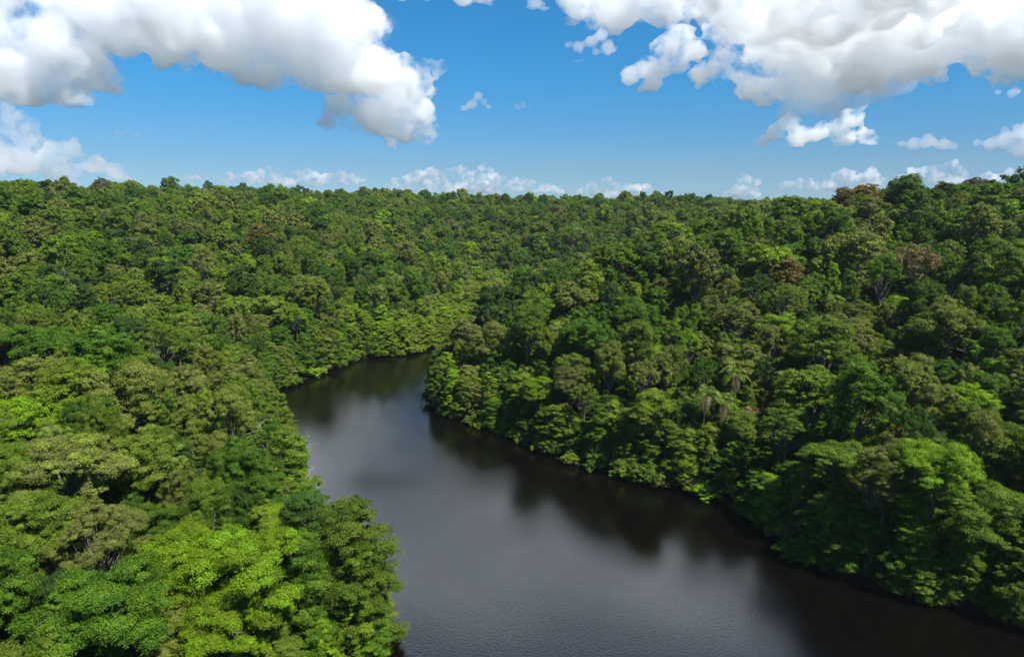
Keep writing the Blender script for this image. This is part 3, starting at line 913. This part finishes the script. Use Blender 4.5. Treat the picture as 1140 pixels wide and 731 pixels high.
# ------------------------------------------------------------------ dead trees
def dead_geo(seed, h):
    drng = np.random.default_rng(seed)
    parts = []
    def grow(p, d, L, r, lev):
        e = p + d * L
        parts.append(tube(p, e, r, r * .6, 6 if lev < 2 else 4, drng.normal(size=3) * L * .06, 4))
        if lev >= 4: return
        for _ in range(3 if lev < 3 else 2):
            nd = unit(d * .75 + drng.normal(size=3) * .55 + np.array([0, 0, .12]))
            grow(p + d * L * drng.uniform(.62, 1.0), nd, L * drng.uniform(.5, .72), r * .52, lev + 1)
    grow(np.array([0, 0, -1.0]), unit(np.array([drng.uniform(-.15, .15), drng.uniform(-.15, .15), 1])), h * .48, .26, 0)
    return merge(parts)
for k, (x, y, h, s, lab) in enumerate(dead_at):
    z = float(ground(np.array([x]), np.array([y]))[0])
    v, f = dead_geo(70 + k, h)
    o = link("dead_tree", np_mesh("dead_tree", v, f, [M_PALE], smooth=True))
    o.location = (x, y, max(z, -.5))
    tag(o, lab, "dead tree", "bare dead trees")

# ------------------------------------------------------------------ clouds
_bm = bmesh.new(); bmesh.ops.create_icosphere(_bm, subdivisions=2, radius=1)
ICO_V = np.array([v.co[:] for v in _bm.verts]); ICO_F = np.array([[v.index for v in f.verts] for f in _bm.faces]); _bm.free()
def billow(seeds, brng, depth, lev2=9, lev3=5):
    """each seed ball grows smaller balls on its surface, and those smaller ones again: a cauliflower"""
    out = []
    for (x, y, z, r, fl) in seeds:
        out.append((x, y, z, r, fl))
        for _ in range(lev2):
            d = unit(brng.normal(size=3) + np.array([0, -.25, .25])); r2 = r * brng.uniform(.28, .52)
            c = np.array([x, y, z]) + d * np.array([1, depth, fl]) * r * .88
            out.append((*c, r2, .9))
            for _ in range(lev3):
                d3 = unit(brng.normal(size=3) + d * .8); r3 = r2 * brng.uniform(.28, .5)
                out.append((*(c + d3 * r2 * .9), r3, .95))
    return np.array(out)
def cloud(label, dist_m, base_py, blobs, mat, vox=2.0, rough=1.0, depth=1.0, group="cumulus clouds", parent=None, lev=(9, 5), squash=.2, lean=0.0):
    """blobs: (px, py, radius px[, flatten]) in a plane facing the viewer at dist_m; base_py: where the flat underside lies"""
    sc = dist_m / F_PX
    cxp = sum(b[0] for b in blobs) / len(blobs); cyp = sum(b[1] for b in blobs) / len(blobs)
    brng = np.random.default_rng(int(abs(cxp) * 13 + abs(cyp) * 7) % 100000)
    seeds = []
    for b in blobs:
        x, y, r = b[:3]; fl = b[3] if len(b) > 3 else .85
        seeds.append((x - cxp, 0, cyp - y, r, fl))
        for q in range(max(2, int(2.4 * depth))):
            seeds.append((x - cxp + brng.uniform(-.5, .5) * r, brng.uniform(-1.1, 1.1) * r * depth, cyp - y + brng.uniform(-.35, .3) * r, r * brng.uniform(.6, .85), fl))
    if lean:
        z0 = min(q[2] for q in seeds)
        seeds = [(a, b + lean * (c - z0), c, r, f) for a, b, c, r, f in seeds]
    S = billow(seeds, brng, depth, *lev)
    S = S[S[:, 3] > vox * .6]
    V = S[:, None, :3] + ICO_V[None] * S[:, 3][:, None, None] * np.stack([np.ones(len(S)), np.full(len(S), 1.0), S[:, 4]], -1)[:, None, :]
    Fc = ICO_F[None] + (np.arange(len(S)) * len(ICO_V))[:, None, None]
    me = np_mesh("cloud", V.reshape(-1, 3), Fc.reshape(-1, 3))
    o = link("cloud" if parent is None else "unseen_cloud", me)  # a child cloud is an added one out of view, for the river's reflection
    rm = o.modifiers.new("r", 'REMESH'); rm.mode = 'VOXEL'; rm.voxel_size = vox
    for (nm, typ, size, st) in (("a", 'CLOUDS', 22, 12), ("c", 'CLOUDS', 7, 6), ("d", 'CLOUDS', 2.6, 2.6)):
        tx = bpy.data.textures.new("cloud_" + nm, typ)
        tx.noise_scale = size * (.4 + .6 * rough); tx.noise_depth = 3
        dm = o.modifiers.new(nm, 'DISPLACE'); dm.texture = tx; dm.texture_coords = 'LOCAL'; dm.mid_level = .5; dm.strength = st * rough
    rm = o.modifiers.new('r2', 'REMESH'); rm.mode = 'VOXEL'; rm.voxel_size = vox * .75
    dg = bpy.context.evaluated_depsgraph_get()
    me2 = bpy.data.meshes.new_from_object(o.evaluated_get(dg))
    o.modifiers.clear()
    n = len(me2.vertices)
    co = np.empty(n * 3, np.float32); me2.vertices.foreach_get("co", co); co = co.reshape(-1, 3)
    bz = cyp - base_py
    low = co[:, 2] < bz
    co[low, 2] = bz + (co[low, 2] - bz) * squash
    me2.vertices.foreach_set("co", (co * sc).ravel())
    me2.materials.clear(); me2.materials.append(mat)
    me2.update()
    o.data = me2; bpy.data.meshes.remove(me)
    d = pray(cxp, cyp); hd = math.hypot(d[0], d[1]); t = dist_m / hd
    o.location = (d[0] * t, d[1] * t, CAM_H + d[2] * t)
    o.rotation_euler = (0, 0, -math.atan2(d[0], d[1]))
    if parent is None: tag(o, label, "cloud", group)
    else:
        bpy.context.view_layer.update()
        o.parent = parent; o.matrix_parent_inverse = parent.matrix_world.inverted()
    return o
MC_NEAR = make_cloud_mat("cloud_vapour", .024, .45, .012)
MC_SOFT = make_cloud_mat("soft_cloud_vapour", .016, .45)
MC_FAR = make_cloud_mat("distant_cloud_vapour", .012, .45)
MC_HORIZON = make_cloud_mat("horizon_cloud_vapour", .013, .45, .005)
MC_UNSEEN = make_cloud_mat("unseen_cloud_vapour", .014, .3)  # for the added cloud above the view
MC_CLOSE = make_cloud_mat("low_cloud_vapour", .06, .45, .03)
MC_THIN = make_cloud_mat("thin_cloud_vapour", .006, .45)
c_left = cloud("huge white cumulus with a long grey flat base filling the upper left sky", 2300, 88,
      [(140, 30, 40, .7), (185, 25, 48, .8), (240, 20, 56, .85), (300, 20, 58), (350, 30, 52), (380, 30, 27), (310, 62, 34, .7), (360, 74, 30, .7), (395, 76, 32, .7), (265, 52, 34, .7), (210, 52, 28, .7), (130, 62, 16, .6)], MC_NEAR)
cloud("stepped white towers of cloud ending the huge upper left cumulus at its lower right", 2450, 163,
      [(420, 92, 30), (452, 92, 24), (478, 82, 12), (490, 77, 6), (440, 120, 22), (462, 126, 18), (470, 146, 13), (442, 146, 15, .7), (405, 126, 20, .7), (370, 134, 11, .7), (385, 118, 16, .7), (420, 142, 14, .6)], MC_NEAR)
cloud("white cloud mass at the far left edge with a grey ragged base", 2250, 104,
      [(-30, 55, 52), (10, 62, 44), (50, 62, 34), (82, 72, 22), (100, 78, 12), (25, 15, 34), (75, 25, 26), (-10, 98, 26, .6), (30, 100, 20, .6), (65, 98, 16, .6)], MC_NEAR)
cloud("low bank of small puffs under the far left cloud mass", 1700, 205,
      [(-14, 140, 22), (8, 138, 16), (30, 148, 13), (-5, 165, 22), (14, 152, 15), (34, 158, 12), (-10, 180, 22), (25, 178, 16), (50, 172, 13), (66, 165, 11), (85, 178, 11), (100, 186, 9), (55, 188, 15), (110, 192, 6)], MC_NEAR, 1.3, .55)
cloud("grey and white cloud cut off by the top edge, left of the big right cloud", 2400, 34,
      [(650, 0, 22), (690, 4, 30), (735, 2, 32), (785, -2, 28), (668, 18, 12)], MC_NEAR)
cloud("bright ragged cloud hanging below the grey one cut off at the top", 2200, 98,
      [(755, 46, 15), (742, 55, 17), (768, 58, 14), (722, 72, 13), (738, 76, 13), (705, 80, 10), (728, 92, 9), (718, 97, 5), (752, 70, 12)], MC_NEAR, 1.5, .6)
cloud("bright white cloud in front of the big right cloud's dark base", 2150, 112,
      [(792, 80, 12), (812, 72, 15), (832, 80, 15), (850, 70, 15), (878, 78, 15), (900, 82, 13), (915, 88, 8), (840, 96, 14), (868, 98, 13), (852, 112, 10), (890, 100, 9)], MC_NEAR, 1.5, .6)
c_right = cloud("huge grey based cumulus filling the upper right sky", 2700, 86,
      [(965, 34, 34, .8), (1010, 32, 50, .8), (1060, 30, 48, .8), (1110, 34, 48, .8), (1165, 34, 48, .8), (1030, 62, 28, .6), (1095, 68, 26, .6), (985, 70, 24, .6)], MC_NEAR)
cloud("broad blue grey underside of cloud reaching out above the upper right cumulus", 2000, 44,
      [(830, -10, 34), (870, 0, 40), (915, 4, 42), (960, -2, 42), (1010, -10, 38)], MC_NEAR, 2.6, 1.0, depth=4.5, squash=.12)
cloud("grey veil of cloud joining the dark base to the lowest white cloud on the right", 2900, 126,
      [(920, 102, 20), (955, 98, 16), (890, 114, 14), (985, 94, 12), (935, 118, 12), (860, 10, 44), (900, 40, 44), (930, 72, 38), (975, 84, 26), (885, 84, 24), (840, -10, 40)], MC_THIN, 1.8, .8, squash=.5)
cloud("lowest flat based white cloud hanging under the big right cloud", 1250, 160,
      [(860, 155, 7), (872, 146, 9), (885, 136, 10), (895, 150, 11), (912, 146, 10), (928, 145, 11), (942, 136, 9), (948, 124, 5), (955, 152, 9), (962, 157, 6), (935, 154, 10)], MC_CLOSE, 1.2, .5)
cloud("small lone flat cloud right of the lowest white cloud", 3600, 167, [(1012, 159, 4), (1022, 158, 6), (1034, 158, 7), (1046, 161, 6), (1054, 163, 3)], MC_FAR, .8, .35)
cloud("white puff cut off by the right frame edge", 3600, 172, [(1100, 157, 4), (1110, 158, 6), (1122, 155, 8), (1135, 150, 9), (1148, 158, 14), (1132, 165, 8)], MC_FAR, 1.0, .4)
cloud("thin strip of cloud at the right frame edge under the big cumulus", 3200, 107, [(1118, 101, 3, .6), (1130, 102, 5, .6), (1145, 101, 7, .6)], MC_FAR, .8, .3)
cloud("tiny wispy puff in the blue gap at the middle of the sky", 2700, 122, [(518, 120, 3.5), (526, 115, 5), (533, 108, 5), (538, 114, 4), (543, 119, 3)], MC_SOFT, .7, .35)
cloud("tiny faint puff right of the wispy one in the blue gap", 2700, 122, [(577, 118, 3), (583, 117, 4), (589, 119, 2.5)], MC_THIN, .7, .3)
cloud("tiny puff under the huge left cumulus, the left one of two", 2700, 152, [(135, 149, 4, .7), (142, 148, 4.5, .7), (149, 150, 3.5, .6)], MC_THIN, .7, .3)
cloud("tiny puff under the huge left cumulus, the right one of two", 2700, 151, [(222, 149, 3, .7), (230, 147, 4, .7), (237, 148, 3.5, .7)], MC_THIN, .7, .3)
cloud("small ragged scrap left of the bright ragged cloud", 2900, 64, [(634, 50, 4), (645, 52, 6), (658, 48, 7), (668, 42, 7), (676, 54, 7), (662, 58, 5), (642, 78, 4), (648, 74, 3.5)], MC_SOFT, 1.0, .4)
cloud("long white cloud cut by the top edge in the middle of the sky", 2700, 6, [(455, -10, 10), (480, -9, 12), (515, -6, 12), (540, -5, 10), (575, -8, 7), (592, 2, 8), (602, 12, 5)], MC_SOFT, 1.2, .5)
UNSEEN_BLOBS = []  # cloud added above the view, tilted sunward so the river reflects it brightly
_w = np.random.default_rng(8)
for yy in range(-150, -620, -62):
    for xx in range(130, 1061, 66):
        if yy > -200 and (xx < 300 or 330 < xx < 700): continue
        UNSEEN_BLOBS.append((xx + _w.uniform(-25, 25), yy + _w.uniform(-22, 22), _w.uniform(60, 96), .8))
cloud("", 3600, -40, UNSEEN_BLOBS, MC_UNSEEN, 5.0, 1.6, depth=.6, lev=(7, 3), parent=c_left, lean=.85)
HZ = [("row of puffs on the horizon left of the middle, first from the left", 205, 238, [(200, 4), (212, 7), (222, 5), (236, 3)], 199),
      ("broad puffs on the horizon above the left hillside's end", 254, 405, [(254, 3), (266, 9), (280, 8), (296, 12), (308, 16), (318, 10), (340, 12), (356, 9), (372, 12), (390, 10), (405, 5)], 205),
      ("tallest heap of cloud on the horizon left of the middle", 425, 625, [(425, 4), (445, 12), (465, 20), (480, 24), (495, 20), (512, 25), (530, 22), (541, 28), (552, 18), (566, 9), (574, 16), (584, 10), (600, 8), (625, 4)], 214),
      ("low heap of cloud on the horizon behind the lone emergent tree", 640, 735, [(640, 3), (655, 10), (672, 18), (685, 13), (700, 9), (720, 8), (735, 3)], 219),
      ("small double puff on the horizon right of the lone emergent tree", 806, 845, [(806, 3), (818, 8), (828, 22), (836, 18), (845, 4)], 218),
      ("pair of faint puffs on the horizon left of the rust skyline tree", 880, 975, [(880, 4), (905, 9), (918, 6), (935, 15), (948, 9), (962, 17), (975, 4)], 209),
      ("puffs on the horizon over the right skyline", 1000, 1140, [(1000, 4), (1030, 9), (1056, 16), (1066, 14), (1080, 6), (1110, 9), (1140, 20)], 203)]
for n_, (lab, x0, x1, prof, base) in enumerate(HZ):
    hrng = np.random.default_rng(300 + n_)
    bl = []
    xs = np.arange(x0, x1, 3.6)
    for xx in xs:
        top = np.interp(xx, [p[0] for p in prof], [p[1] for p in prof])
        yy = 0.0
        while yy < top:
            r = hrng.uniform(2.2, 4.6) * (1 if top > 8 else .7)
            bl.append((xx + hrng.uniform(-2, 2), base - yy - r * .5 + hrng.uniform(-1, 1), r, .85)); yy += r * 1.25
    cloud(lab, 9000, base + 3, bl, MC_HORIZON, .8, .3, lev=(5, 2))

# ------------------------------------------------------------------ the air between here and the far hills
bm = bmesh.new(); bmesh.ops.create_cube(bm, size=1)
me = bpy.data.meshes.new("haze"); bm.to_mesh(me); bm.free()
haze = link("haze", me)
haze.location = (0, 3000, 43); haze.scale = (19000, 19000, 98)
mh, nt, b, out = new_mat("haze_air"); nt.nodes.remove(b)
v = node(nt, "ShaderNodeVolumePrincipled"); v.inputs["Color"].default_value = (.86, .93, 1, 1); v.inputs["Density"].default_value = .00006; v.inputs["Anisotropy"].default_value = .3
nt.links.new(v.outputs[0], out.inputs["Volume"]); mh.cycles.homogeneous_volume = True
me.materials.append(mh)
tag(haze, 'thin clear humid air over the river and forest', 'haze', kind="stuff")
